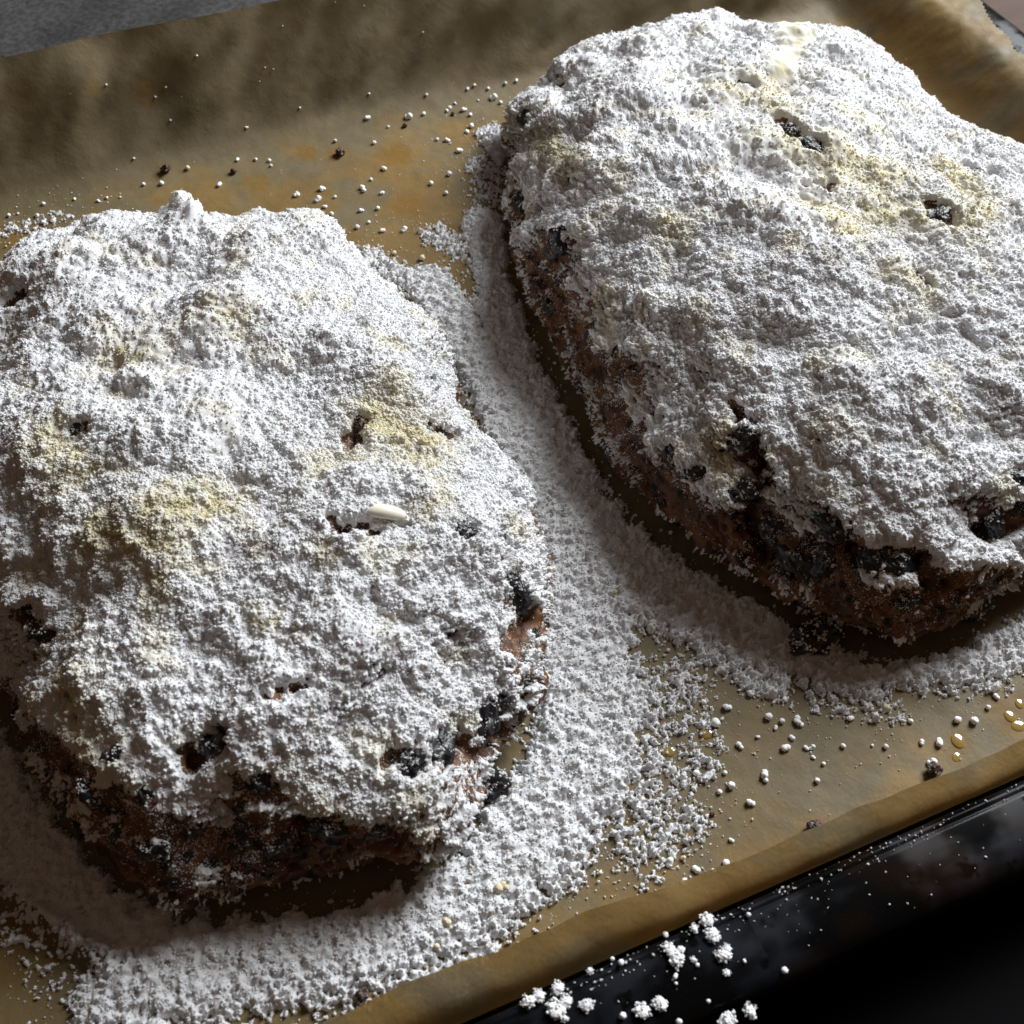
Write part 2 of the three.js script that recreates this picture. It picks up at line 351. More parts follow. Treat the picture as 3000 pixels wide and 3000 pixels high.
// ------------------------------------------------------------------ loaves
function makeLoaf(o) {
  const { H, HB, seed } = o, g = new THREE.Group();
  const ring = o.outline.map(([px, py, h = 15, out = 0]) => { const p = at(px, py, h); return [p[0], p[2], out]; });
  let cx = 0, cz = 0; ring.forEach((p) => { cx += p[0] / ring.length; cz += p[1] / ring.length; });
  if (o.centre) { const c = at(...o.centre); cx = c[0]; cz = c[2]; }
  const pol = ring.map(([x, z, out]) => [Math.atan2(z - cz, x - cx), Math.hypot(x - cx, z - cz) + out]).sort((a, b) => a[0] - b[0]);
  const K = 720, raw = new Float32Array(K), rad = new Float32Array(K);
  for (let i = 0; i < K; i++) {
    const a = -Math.PI + i / K * 2 * Math.PI; let j = pol.findIndex((p) => p[0] > a); if (j < 0) j = 0;
    const p1 = pol[j], p0 = pol[(j + pol.length - 1) % pol.length]; let d1 = p1[0] - a, d0 = a - p0[0]; if (d1 < 0) d1 += 2 * Math.PI; if (d0 < 0) d0 += 2 * Math.PI;
    raw[i] = mix(p0[1], p1[1], d0 / (d0 + d1 + 1e-9));
  }
  for (let i = 0; i < K; i++) { let s = 0, w = 0; for (let k = -14; k <= 14; k++) { const q = Math.exp(-k * k / 60); s += q * raw[(i + k + K) % K]; w += q; } rad[i] = s / w; }
  const R = (a) => { let f = (a + Math.PI) / (2 * Math.PI) * K; f = ((f % K) + K) % K; const i = Math.floor(f); return mix(rad[i], rad[(i + 1) % K], f - i); };
  o.middle = [cx, cz];
  o.inside = (x, z) => R(Math.atan2(z - cz, x - cx)) - Math.hypot(x - cx, z - cz);      // mm inside the outline
  const E1 = 2 / 2.35, E2 = 2 / 2.1, RT = 0.86;
  const prof = (r) => {
    if (r < RT) { const a = r / RT * Math.PI / 2; return [Math.sin(a) ** E1, HB + (H - HB) * Math.cos(a) ** E2]; }
    const t = (r - RT) / (1 - RT); return [1 - 0.085 * t * t - 0.01 * t, HB * (1 - t) - 0.8 * t];
  };
  const TB = 4000, cumL = new Float32Array(TB + 1);
  for (let i = 1; i <= TB; i++) { const a = prof((i - 1) / TB), b = prof(i / TB); cumL[i] = cumL[i - 1] + Math.hypot((b[0] - a[0]) * 125, b[1] - a[1]); }
  const even = (r) => { const w = r * cumL[TB]; let lo = 0, hi = TB; while (hi - lo > 1) { const k = (lo + hi) >> 1; if (cumL[k] > w) hi = k; else lo = k; } return (lo + (w - cumL[lo]) / (cumL[hi] - cumL[lo] + 1e-9)) / TB; };
  function base(u, v) {
    let r, f;
    if (u === 0 && v === 0) { r = 0; f = 0; }
    else if (Math.abs(u) > Math.abs(v)) { r = Math.abs(u); f = (u < 0 ? Math.PI : 0) + Math.PI / 4 * v / u; }
    else { r = Math.abs(v); f = (v < 0 ? -Math.PI / 2 : Math.PI / 2) - Math.PI / 4 * u / v; }
    f = Math.atan2(Math.sin(f), Math.cos(f));
    const rr = R(f), [q, y] = prof(even(Math.min(1, r)));
    return [cx + Math.cos(f) * rr * q, y, cz + Math.sin(f) * rr * q];
  }
  const low = (x, y, z) => 5.5 * n3(x / 62 + seed, y / 62, z / 62) + 2.6 * n3(x / 26, y / 26 + seed, z / 26);
  function level1(N) {
    const pos = new Float32Array(N * N * 3), idx = gridIndex(N, N);
    for (let j = 0; j < N; j++) for (let i = 0; i < N; i++) pos.set(base(2 * i / (N - 1) - 1, 2 * j / (N - 1) - 1), (j * N + i) * 3);
    const nr = normalsOf(pos, idx), flip = nr[((N >> 1) * N + (N >> 1)) * 3 + 1] < 0 ? -1 : 1;
    if (flip < 0) for (let k = 0; k < idx.length; k += 3) { const t = idx[k]; idx[k] = idx[k + 1]; idx[k + 1] = t; }
    const p1 = new Float32Array(pos.length);
    for (let k = 0; k < N * N; k++) {
      const x = pos[k * 3], y = pos[k * 3 + 1], z = pos[k * 3 + 2], d = low(x, y, z) * smooth(-1, 16, y) * flip;
      p1[k * 3] = x + nr[k * 3] * d; p1[k * 3 + 1] = y + nr[k * 3 + 1] * d; p1[k * 3 + 2] = z + nr[k * 3 + 2] * d;
    }
    return { pos: p1, idx, nrm: normalsOf(p1, idx) };
  }
  const C = level1(180), hit = surveyed(C.pos, C.nrm);
  o.hit = hit;
  // features, on the surface in millimetres: segments with a radius
  const feats = o.features.map((f) => { const a = hit(f[0], f[1]), b = f[2] == null ? a : hit(f[2], f[3]); return { a: a.p, v: [b.p[0] - a.p[0], b.p[1] - a.p[1], b.p[2] - a.p[2]], r: f[4], kind: f[5], k: f[6] }; });
  feats.forEach((f) => { f.l = f.v[0] ** 2 + f.v[1] ** 2 + f.v[2] ** 2 + 1e-6; });
  const raisinSpots = o.raisins.map((r) => ({ ...hit(r[0], r[1]), r: r[2], sink: r[3] ?? 0.25 }));
  const N = 701, L = level1(N), n = N * N;
  const bare = new Float32Array(n), butter = new Float32Array(n), wet = new Float32Array(n), p2 = new Float32Array(n * 3);
  for (let i = 0; i < n; i++) {
    const x = L.pos[i * 3], y = L.pos[i * 3 + 1], z = L.pos[i * 3 + 2], nx = L.nrm[i * 3], ny = L.nrm[i * 3 + 1], nz = L.nrm[i * 3 + 2];
    const wx = x + 2.2 * n3(x / 7, y / 7, z / 7), wy = y + 2.2 * n3(x / 7 + 50, y / 7, z / 7), wz = z + 2.2 * n3(x / 7, y / 7 + 50, z / 7);
    let d = 0;
    for (const f of feats) {
      const ax = wx - f.a[0], ay = wy - f.a[1], az = wz - f.a[2], t = clamp((ax * f.v[0] + ay * f.v[1] + az * f.v[2]) / f.l);
      const q = ((ax - t * f.v[0]) ** 2 + (ay - t * f.v[1]) ** 2 + (az - t * f.v[2]) ** 2) / (f.r * f.r);
      if (q > 9) continue;
      const w = Math.exp(-q * 1.2);
      if (f.kind === 'crack') { d -= f.k * w * (f.v[0] || f.v[2] ? smooth(0, 0.15, t) * smooth(1, 0.85, t) * 0.7 + 0.3 : 1); bare[i] = Math.max(bare[i], w * 1.5); }
      else if (f.kind === 'bump') d += f.k * w;
      else if (f.kind === 'bare') bare[i] = Math.max(bare[i], w * f.k);
      else if (f.kind === 'sugar') bare[i] -= w * f.k;
      else if (f.kind === 'butter') butter[i] = Math.max(butter[i], w * f.k);
      else if (f.kind === 'wet') { wet[i] = Math.max(wet[i], w * f.k); butter[i] = Math.max(butter[i], w * 0.8); }
    }
    for (const f of raisinSpots) {
      const q = ((x - f.p[0]) ** 2 + (y - f.p[1]) ** 2 + (z - f.p[2]) ** 2) / (f.r * f.r * 0.75);
      if (q < 6) bare[i] = Math.max(bare[i], 0.85 * Math.exp(-q * q));
    }
    const low2 = smooth(0, 12, y);
    // torn, folded dough on the flanks
    const side = 1 - smooth(0.25, 0.8, ny);
    d += low2 * (0.9 * fbm3(x, y * 1.6, z, 11, 3) + side * (0.9 * fbm3(x, y * 1.5, z + 60, 4.2, 2) - 1.6 * smooth(0.14, 0, Math.abs(n3(x / 11 + 7, y / 6, z / 11))))  + side * (3.2 * fbm3(x + 40, y * 2.4, z, 16, 3) - 2.2 * smooth(0.12, 0.0, Math.abs(n3(x / 19, y / 8, z / 19 + seed)))));
    p2[i * 3] = x + nx * d; p2[i * 3 + 1] = Math.max(-0.8, y + ny * d); p2[i * 3 + 2] = z + nz * d;
  }
  const N2 = normalsOf(p2, L.idx);
  // crust, every second point of the grid
  {
    const M = 351, cp = new Float32Array(M * M * 3), cc = new Float32Array(M * M * 3);
    for (let j = 0; j < M; j++) for (let i = 0; i < M; i++) {
      const s = (2 * j * N + 2 * i), k = j * M + i;
      const x = p2[s * 3], y = p2[s * 3 + 1], z = p2[s * 3 + 2];
      cp.set([x, y, z], k * 3);
      const b = clamp(0.5 + 0.8 * fbm3(x, y, z, 18, 3)), sp = smooth(0.25, 0.5, fbm3(x + 90, y, z, 2.2, 2));
      const fr = smooth(0.16, 0.26, fbm3(x - 60, y * 1.3, z + 20, 9, 2)), kf = 1 - 0.9 * fr;          // dark fruit showing through the crust
      cc.set([mix(0.06, 0.19, b) * kf * (1 - 0.4 * sp), mix(0.027, 0.085, b) * mix(1, 0.2, fr) * (1 - 0.4 * sp), mix(0.015, 0.034, b) * mix(1, 0.4, fr) * (1 - 0.4 * sp)], k * 3);
    }
    const ci = gridIndex(M, M); // same winding as the fine grid
    const nn = normalsOf(cp, ci); if (nn[((M >> 1) * M + (M >> 1)) * 3 + 1] < 0) for (let k = 0; k < ci.length; k += 3) { const t = ci[k]; ci[k] = ci[k + 1]; ci[k + 1] = t; }
    part('crust', geometryOf(cp, ci, cc), crustMat, g);
  }
  // sugar
  const p3 = new Float32Array(n * 3), col = new Float32Array(n * 3), m = new Float32Array(n);
  for (let i = 0; i < n; i++) {
    const x = p2[i * 3], y = p2[i * 3 + 1], z = p2[i * 3 + 2], nx = L.nrm[i * 3], ny = L.nrm[i * 3 + 1], nz = L.nrm[i * 3 + 2];
    const up = smooth(0.12, 0.85, 0.5 * ny + 0.5 * N2[i * 3 + 1]) * smooth(2, 13, y);
    const f1 = fbm3(x, y, z, 9, 3), f2 = fbm3(x + 70, y, z, 1.9, 2);
    const f4 = fbm3(x - 120, y, z, 3.6, 2);
    m[i] = up * 1.72 - 0.72 + f1 * (1.35 - 0.85 * up) + (f2 * 1.1 + f4 * 1.15) * (1.45 - 0.9 * up) - bare[i] * (1.4 + 1.1 * f2 + 0.8 * f4);
    if (m[i] < -0.35) { p3[i * 3] = x; p3[i * 3 + 1] = y; p3[i * 3 + 2] = z; continue; }
    const smoothing = 1 - 0.85 * clamp(wet[i]);
    const patch = 0.55 + 0.75 * smooth(-0.35, 0.4, fbm3(x + 500, y, z, 30, 2));
    const qx = x + 0.4 * n3(x / 2.4, y / 2.4, z / 2.4), qz = z + 0.4 * n3(x / 2.4 + 40, y / 2.4, z / 2.4);
    const c0 = cell3(qx - 11, y, qz, 7.5), c1 = cell3(qx, y, qz, 3.9), c2 = cell3(qx + 31, y, qz, 2.0), c3 = cell3(x, y + 17, z, 1.05);
    const lumps = patch * (1.9 * (0.7 - c0) + 1.6 * (0.72 - c1) + 0.95 * (0.7 - c2)) + 0.38 * (0.7 - c3) + 1.0 * fbm3(x, y, z, 6, 2) + 0.16 * n3(x / 0.9, y / 0.9, z / 0.9);
    const b = clamp(butter[i] * (1 + 1.3 * fbm3(x, y - 30, z, 6, 3)) + 0.42 * smooth(0.12, 0.55, fbm3(x + 200, y, z, 26, 3) + 0.35 * f2));
    let s = smooth(-0.05, 0.8, m[i]) * (0.9 + lumps * smoothing * (1 - 0.25 * b)) ;
    s = m[i] <= 0 ? -0.5 : Math.max(0.12, s);
    p3[i * 3] = x + nx * s; p3[i * 3 + 1] = y + ny * s; p3[i * 3 + 2] = z + nz * s;
    for (let k = 0; k < 3; k++) col[i * 3 + k] = mix(WHITE[k], CREAM[k], b);
    butter[i] = b;
  }
  const keep = [];
  for (let k = 0; k < L.idx.length; k += 3) { const a = L.idx[k], b = L.idx[k + 1], c = L.idx[k + 2]; if (m[a] > 0 || m[b] > 0 || m[c] > 0) keep.push(a, b, c); }
  // drop unused points
  const map = new Int32Array(n).fill(-1), kp = [], kc = []; let nk = 0;
  for (let k = 0; k < keep.length; k++) { const a = keep[k]; if (map[a] < 0) { map[a] = nk++; kp.push(p3[a * 3], p3[a * 3 + 1], p3[a * 3 + 2]); kc.push(col[a * 3] || WHITE[0], col[a * 3 + 1] || WHITE[1], col[a * 3 + 2] || WHITE[2]); } keep[k] = map[a]; }
  part('sugar_coating', geometryOf(new Float32Array(kp), new Uint32Array(keep), new Float32Array(kc)), sugarMat, g);
  // grains sitting in and on the coating, and dust on the bare crust
  const lists = [[], [], []], dust = [];
  const N3 = normalsOf(p3, L.idx);
  let made = 0;
  for (let tries = 0; tries < 1200000 && made < 120000; tries++) {
    const i = Math.floor(rnd() * n);
    if (m[i] < 0.03 || wet[i] > 0.35) continue;
    const r0 = rnd(), r = (m[i] < 0.35 ? mix(0.12, 0.36, r0) : 0.19 + 0.38 * r0 * r0 + (rnd() < 0.03 ? 0.4 * rnd() : 0)), q = r * mix(-0.6, 0.25, rnd()), jx = 0.5 * (rnd() - .5), jz = 0.5 * (rnd() - .5);
    lists[made % 3].push([p3[i * 3] + L.nrm[i * 3] * q + jx, p3[i * 3 + 1] + L.nrm[i * 3 + 1] * q, p3[i * 3 + 2] + L.nrm[i * 3 + 2] * q + jz, r, butter[i] * 0.9]);
    made++;
  }
  for (let tries = 0; tries < 600000 && dust.length < 60000; tries++) {
    const i = Math.floor(rnd() * n), y = p2[i * 3 + 1];
    if (m[i] > 0.02 || y < 1.5) continue;
    const chance = smooth(-1.7, 0, m[i]) * smooth(-0.1, 0.4, L.nrm[i * 3 + 1]) * smooth(-0.35, 0.25, fbm3(p2[i * 3], y, p2[i * 3 + 2], 5, 3)) * 1.3 + 0.012;
    if (rnd() > chance) continue;
    const j1 = 0.9 * (rnd() - .5), j2 = 0.9 * (rnd() - .5); dust.push([p2[i * 3] + j1 * L.nrm[i * 3 + 1], y - j1 * L.nrm[i * 3] - j2 * L.nrm[i * 3 + 2], p2[i * 3 + 2] + j2 * L.nrm[i * 3 + 1], mix(0.06, 0.26, rnd() ** 2.6), 0.1]);
  }
  // fruit
  const up = new THREE.Vector3(0, 1, 0);
  raisinSpots.forEach((f, k) => {
    const m2 = part(k ? `raisin_${String(k).padStart(3, '0')}` : 'raisin', raisinShapes[k % 5], raisinMat, g);
    const nv = new THREE.Vector3(...f.n), r = f.r;
    m2.quaternion.setFromUnitVectors(up, nv).multiply(new THREE.Quaternion().setFromAxisAngle(up, k * 2.4));
    const el = 0.78 + 0.4 * ((k * 0.618) % 1); m2.scale.set(r * 1.45 * MM, r * 0.66 * MM, r * el * MM);
    m2.position.set(...f.p.map((c, q) => (c + f.n[q] * (-0.06 - f.sink * 0.75) * r) * MM));
    m2.updateMatrix();
    const gp = raisinShapes[k % 5].attributes, V = new THREE.Vector3(), W = new THREE.Vector3();
    for (let t = 0; t < 1500; t++) {
      const i = Math.floor(rnd() * gp.position.count);
      W.fromBufferAttribute(gp.normal, i).applyQuaternion(m2.quaternion);
      V.fromBufferAttribute(gp.position, i).applyMatrix4(m2.matrix);
      if (W.y < 0.15 + 0.6 * rnd() || n3(V.x * 330, V.y * 330, V.z * 330) + 0.4 * n3(V.x * 900, V.y * 900, V.z * 900) < 0.16) continue;
      lists[t % 3].push([V.x / MM, V.y / MM, V.z / MM, mix(0.08, 0.34, rnd() ** 1.8), 0.1]);
    }
  });
  lists.forEach((l, k) => scatter(l, grains[k], k ? `sugar_grains_00${k}` : 'sugar_grains', g));
  scatter(dust, dustGrain, 'sugar_dust', g);
  return g;
}
const left = {
  H: 55, HB: 14, seed: 3.7, centre: [760, 1560, 20],
  outline: [[1400, 1200, 22], [1485, 1330, 20], [1560, 1480, 18], [1598, 1650, 16], [1605, 1800], [1590, 1950], [1555, 2080], [1490, 2170], [1400, 2280], [1330, 2400], [1200, 2480], [1000, 2560], [800, 2595], [600, 2600], [430, 2570], [290, 2480], [180, 2330], [80, 2180], [0, 2020], [-70, 1800], [-110, 1500], [-110, 1250], [-70, 1000, 30, 4], [-50, 830, 36, 8], [40, 695, 40, 16], [280, 625, 42, 18], [500, 600, 42, 20], [700, 590, 42, 20], [850, 610, 42, 18], [1000, 700, 40, 13], [1120, 810, 36, 9], [1240, 940, 30, 5], [1330, 1070, 25, 2]],
  features: [
    [540, 560, 575, 580, 6, 'bump', 8], [560, 570, null, null, 10, 'sugar', 1], [270, 650, null, null, 7, 'bump', 3.5],
    [1060, 1225, 1030, 1310, 2.4, 'crack', 5], [1270, 1260, 1335, 1275, 3.2, 'crack', 5], [960, 1535, 1090, 1550, 2.6, 'crack', 5], [1090, 1550, 1210, 1540, 1.6, 'crack', 2.5],
    [800, 2035, 880, 2012, 2.4, 'crack', 6], [600, 2200, 640, 2150, 3.6, 'crack', 7], [565, 2235, 600, 2200, 3.4, 'crack', 5], [690, 2290, 860, 2330, 5, 'bare', 1.1], [1150, 2220, 1480, 2150, 4, 'crack', 5], [1130, 2290, 1420, 2200, 4, 'bare', .9],
    [900, 2450, 1150, 2470, 9, 'bare', 1.2], [560, 2480, 900, 2520, 10, 'bare', 1.1], [250, 2480, 520, 2560, 8, 'bare', 1], [850, 2430, 980, 2440, 3, 'crack', 5],
    [130, 1950, 300, 2150, 14, 'bare', .45], [300, 2150, 520, 2260, 13, 'bare', .5], [850, 2230, 1100, 2180, 10, 'bare', .4], [1500, 1700, 1540, 2000, 7, 'bare', .4], [200, 2250, 420, 2430, 13, 'bare', .75], [420, 2400, 560, 2470, 12, 'bare', .8], [40, 2050, 180, 2250, 10, 'bare', .7], [700, 2440, 1000, 2400, 8, 'bare', .8], [1200, 2380, 1380, 2300, 6, 'bare', .6],
    [1040, 2240, 1130, 2280, 4, 'sugar', 0.8], [900, 2330, 1200, 2340, 6, 'sugar', .9], [700, 2200, 1000, 2250, 9, 'sugar', .7], [560, 2330, 640, 2380, 7, 'sugar', .6],
    [1560, 1500, 1600, 1750, 4, 'bare', 0.8], [1590, 1900, 1550, 2080, 5, 'bare', .9], [1350, 1100, 1420, 1230, 3, 'bare', 0.9], [1500, 1880, 1570, 1820, 5, 'crack', 3], [1490, 1660, 1530, 1760, 3, 'crack', 2.5],
    [350, 1040, 400, 1060, 7, 'butter', .9], [650, 900, 700, 960, 8, 'butter', .5], [1100, 1240, 1250, 1300, 10, 'butter', .75], [950, 1380, 1250, 1350, 8, 'butter', .5], [1050, 1200, 1180, 1180, 7, 'butter', .5], [500, 1500, 640, 1480, 9, 'butter', .9], [330, 1560, 480, 1600, 9, 'butter', .75], [460, 1700, 470, 1760, 4, 'butter', .9], [130, 1300, 240, 1400, 9, 'butter', .7], [940, 1620, 960, 1640, 4, 'butter', .8], [760, 1810, 780, 1830, 4, 'butter', .7], [650, 575, 690, 585, 4, 'butter', .9], [200, 2000, 300, 2250, 9, 'butter', .5], [1280, 1420, 1300, 1470, 5, 'butter', .5],
    [230, 1240, 245, 1260, 2.5, 'bare', .9], [390, 1130, 440, 1150, 5, 'bump', 4], [900, 1420, 1200, 1440, 9, 'bump', 2.5], [260, 900, 300, 1000, 8, 'bump', 2],
    [290, 1590, 330, 1650, 17, 'bump', 4.5], [60, 1800, 120, 1850, 4, 'crack', 4], [150, 2200, 220, 2300, 5, 'crack', 3], [20, 900, 60, 860, 3, 'crack', 4],
  ],
  raisins: [[1365, 1560, 4.6, .35], [1520, 1730, 4.6, .3], [1430, 2095, 5.2, .35], [1300, 2185, 4.4, .4], [612, 2195, 3.4, .6], [765, 2300, 4.6, .35], [700, 2360, 3.6, .4], [220, 1255, 3, .6], [330, 2215, 3.6, .4], [960, 2440, 4, .5], [420, 2330, 3.4, .3], [340, 2440, 4, .4], [700, 2470, 3.6, .3], [120, 1850, 3.8, .5], [180, 2370, 4.2, .3], [560, 2440, 4, .35], [820, 2480, 4, .4], [1090, 2440, 3.6, .4], [260, 2330, 3.6, .4], [1210, 2250, 4, .4], [1470, 2060, 4, .4], [440, 2500, 3.6, .3]],
};
const leftLoaf = makeLoaf(left);
thing(leftLoaf, 'stollen_loaf', 'rounded stollen with white almond sliver on top, beside a loose dark raisin', 'bread loaf');
{ // almond sliver lying bare in the sugar
  const a = left.hit(1060, 1500), b = left.hit(1190, 1525), d = [0, 1, 2].map((k) => b.p[k] - a.p[k]);
  const cv = new THREE.CatmullRomCurve3([0, .25, .5, .75, 1].map((t) => new THREE.Vector3(...[0, 1, 2].map((k) => (a.p[k] + d[k] * t + (k === 1 ? 1.1 + Math.sin(t * Math.PI) * 1.2 : 0)) * MM))));
  const g = new THREE.TubeGeometry(cv, 30, 0.0024, 12, false), p = g.attributes.position;
  for (let i = 0; i < p.count; i++) {
    const k = Math.floor(i / 13) / 30, c = cv.getPointAt(clamp(k)), w = Math.sqrt(Math.max(0, 1 - (2 * k - 1) ** 2)) + 0.02;
    p.setXYZ(i, c.x + (p.getX(i) - c.x) * w, c.y + (p.getY(i) - c.y) * w * 0.7, c.z + (p.getZ(i) - c.z) * w);
  }
  g.computeVertexNormals();
  const m = part('almond_sliver', g, almondMat, leftLoaf);
  m.userData.label = 'smooth white almond sliver';
}
const right = {
  H: 61, HB: 14, seed: 8.2, centre: [2330, 1000, 20],
  outline: [[1512, 300, 28, 4], [1508, 450, 22, 2], [1515, 620, 18], [1565, 850, 16], [1645, 1030], [1725, 1170], [1795, 1330, 14], [1905, 1450, 14], [2050, 1560, 14], [2200, 1650, 14], [2320, 1720, 14], [2430, 1800, 14], [2590, 1850, 14], [2750, 1840, 14], [2900, 1760, 14], [3060, 1680, 14], [3250, 1500], [3370, 1250], [3400, 1000], [3300, 760, 25, 2], [3150, 580, 35, 8], [3000, 455, 40, 12], [2850, 330, 42, 11], [2700, 200, 44, 12], [2500, 75, 46, 19], [2250, 15, 48, 25], [2000, 10, 48, 25], [1800, 50, 46, 21], [1650, 115, 42, 15], [1575, 210, 36, 8]],
  features: [
    [2310, 70, 2330, 130, 7, 'wet', 1], [2330, 130, 2290, 220, 6, 'wet', .9], [2290, 230, 2250, 300, 8, 'butter', .7], [2100, 260, 2250, 300, 8, 'butter', .6], [2280, 320, 2330, 400, 8, 'butter', .6], [2450, 470, 2600, 520, 13, 'butter', .8], [2380, 600, 2480, 660, 10, 'butter', .9], [2560, 620, 2800, 640, 12, 'butter', .7], [2780, 500, 2860, 600, 9, 'butter', .85], [2620, 800, 2700, 830, 8, 'butter', .6], [2480, 330, 2560, 380, 8, 'butter', .5], [1580, 430, 1680, 480, 8, 'butter', .7], [1940, 660, 1990, 700, 6, 'butter', .7], [2110, 1280, 2140, 1400, 6, 'butter', .8], [1770, 880, 1800, 950, 6, 'butter', .5], [2230, 400, 2400, 480, 9, 'butter', .5],
    [2290, 340, 2330, 390, 3.2, 'crack', 4], [2340, 390, 2400, 440, 3.4, 'crack', 4.5], [2175, 235, 2200, 260, 3, 'crack', 4.5], [2830, 490, 2910, 510, 3.8, 'crack', 6], [2730, 600, 2780, 640, 4, 'crack', 6], [2680, 800, 2710, 830, 3, 'crack', 4.5], [2370, 540, 2430, 545, 3, 'crack', 4],
    [2150, 1180, 2200, 1320, 3.6, 'crack', 6], [2200, 1320, 2210, 1480, 4, 'crack', 8], [2210, 1480, 2240, 1640, 4.5, 'crack', 7], [2470, 1600, 2560, 1650, 3, 'crack', 5], [2560, 1650, 2720, 1660, 3, 'crack', 5], [2860, 1560, 3000, 1510, 4, 'crack', 5], [2700, 1700, 2780, 1740, 3, 'crack', 4], [2340, 1690, 2390, 1650, 3, 'crack', 3],
    [1780, 1200, 1900, 1300, 8, 'bare', 1], [1900, 1400, 2150, 1560, 9, 'bare', 1.1], [2250, 1500, 2300, 1680, 7, 'bare', 1], [2450, 1720, 2800, 1780, 10, 'bare', 1.1], [1560, 760, 1640, 1000, 7, 'bare', .8], [1700, 1060, 1760, 1160, 7, 'bare', .8], [2560, 1600, 2700, 1620, 5, 'bare', .8], [1510, 560, 1530, 640, 4, 'bare', .9],
    [2230, 1440, 2560, 1500, 15, 'bare', .5], [2560, 1500, 2900, 1470, 13, 'bare', .45], [1600, 650, 1700, 900, 12, 'bare', .5], [1700, 900, 1900, 1200, 14, 'bare', .5], [1900, 1180, 2100, 1330, 13, 'bare', .5], [1620, 850, 1760, 1080, 11, 'bare', .6], [1850, 1250, 2050, 1450, 10, 'bare', .6], [2300, 1560, 2500, 1650, 11, 'bare', .75], [2500, 1580, 2760, 1640, 11, 'bare', .7], [2760, 1680, 3000, 1640, 9, 'bare', .8],
    [2000, 1300, 2120, 1420, 9, 'sugar', .6], [2300, 1380, 2450, 1480, 9, 'sugar', .6], [1900, 1290, 1930, 1320, 4, 'sugar', 1], [2120, 1370, 2130, 1420, 5, 'sugar', .8], [2780, 1620, 3000, 1640, 6, 'sugar', .7], [2560, 1500, 2800, 1560, 9, 'sugar', .6],
    [2230, 30, 2290, 45, 15, 'bump', 4], [2110, 580, 2250, 650, 16, 'bump', 2.5], [1980, 700, 2000, 760, 6, 'bump', -2], [2300, 900, 2500, 1000, 20, 'bump', 3], [2840, 1640, 2980, 1660, 6, 'bump', 4], [1600, 180, 1650, 210, 6, 'bump', 3],
  ],
  raisins: [[1640, 250, 4.8, .3], [1532, 345, 4.6, .2], [1522, 590, 4.4, .3], [1630, 715, 4.8, .35], [2315, 375, 3.8, .6], [2370, 420, 3.8, .6], [2188, 250, 3, .6], [2870, 505, 4.4, .45], [2755, 625, 4, .6], [2435, 1545, 5, .2], [2330, 1650, 5, .3], [2420, 1640, 4.2, .35], [2180, 1275, 4, .5], [2990, 1395, 5, .3], [2550, 1650, 4, .6], [1960, 1330, 4, .4], [1780, 1330, 4.2, .3], [2170, 1440, 4.2, .4], [1700, 1120, 4, .3], [2700, 815, 2.8, .6], [1600, 900, 3.6, .3], [2040, 1390, 4, .4], [2620, 1640, 4.2, .5], [2920, 1530, 4, .5], [2260, 1560, 3.6, .4], [1720, 980, 3.2, .4], [2890, 1690, 4, .4]],
};
const rightLoaf = makeLoaf(right);
thing(rightLoaf, 'stollen_loaf', 'stollen with yellow butter soaked patches and glossy butter streak in its sugar', 'bread loaf');

// ------------------------------------------------------------------ icing sugar fallen on the parchment
const bands = [
  // px, py, px, py, radius mm, strength
  [1450, 400, 1500, 470, 11, .75], [1480, 500, 1490, 560, 9, .6], [1420, 660, 1480, 900, 13, 1], [1480, 900, 1600, 1200, 17, 1.1], [1600, 1200, 1750, 1550, 20, 1.15], [1750, 1550, 1900, 1720, 21, 1.1], [1900, 1720, 2200, 1850, 20, 1.05], [2200, 1850, 2500, 1960, 16, 1], [2500, 1960, 2800, 1940, 11, 1], [2800, 1940, 3060, 1860, 12, 1],
  [1080, 760, 1250, 860, 10, .62], [1250, 830, 1400, 1050, 13, 1.05], [1400, 1050, 1560, 1400, 13, 1.1], [1560, 1400, 1680, 1750, 14, 1.05], [1680, 1750, 1730, 2050, 22, 1.05], [1730, 2050, 1680, 2250, 23, 1.1], [1680, 2250, 1560, 2420, 24, 1.1], [1560, 2420, 1300, 2620, 25, 1.1], [1300, 2620, 950, 2740, 24, 1.1], [950, 2740, 550, 2840, 21, 1.05], [550, 2840, 300, 2930, 11, .95], [700, 2900, 400, 2990, 11, .8], [1400, 2750, 1050, 2870, 11, .7],
  [-30, 2250, 130, 2520, 16, 1.1], [130, 2520, 300, 2660, 15, 1.2], [300, 2660, 560, 2740, 14, 1.2], [560, 2740, 900, 2660, 12, 1.1],
  [1860, 2040, 1890, 2480, 14, .55], [1950, 2000, 2060, 2180, 10, .42], [1850, 2100, 2000, 2000, 13, .55], [1900, 2300, 2050, 2250, 9, .5], [1850, 2480, 2020, 2420, 9, .55], [1980, 1800, 2250, 1990, 12, .75], [2400, 2040, 2600, 2080, 8, .5], [100, 2780, 180, 2860, 9, .35], [0, 2700, 60, 2720, 7, .45], [1400, 480, 1430, 600, 9, .45], [1270, 690, 1360, 740, 9, .55], [0, 690, 180, 640, 7, .35], [2700, 2000, 2900, 1990, 8, .55],
].map(([a, b, c, d, r, k]) => { const p = at(a, b), q = at(c, d); return { a: [p[0], p[2]], b: [q[0], q[2]], r, k }; });
const gapPoints = [[1500, 2160, 4.5], [1465, 2215, 5]].map(([a, b, r]) => { const p = at(a, b); return [p[0], p[2], r]; });
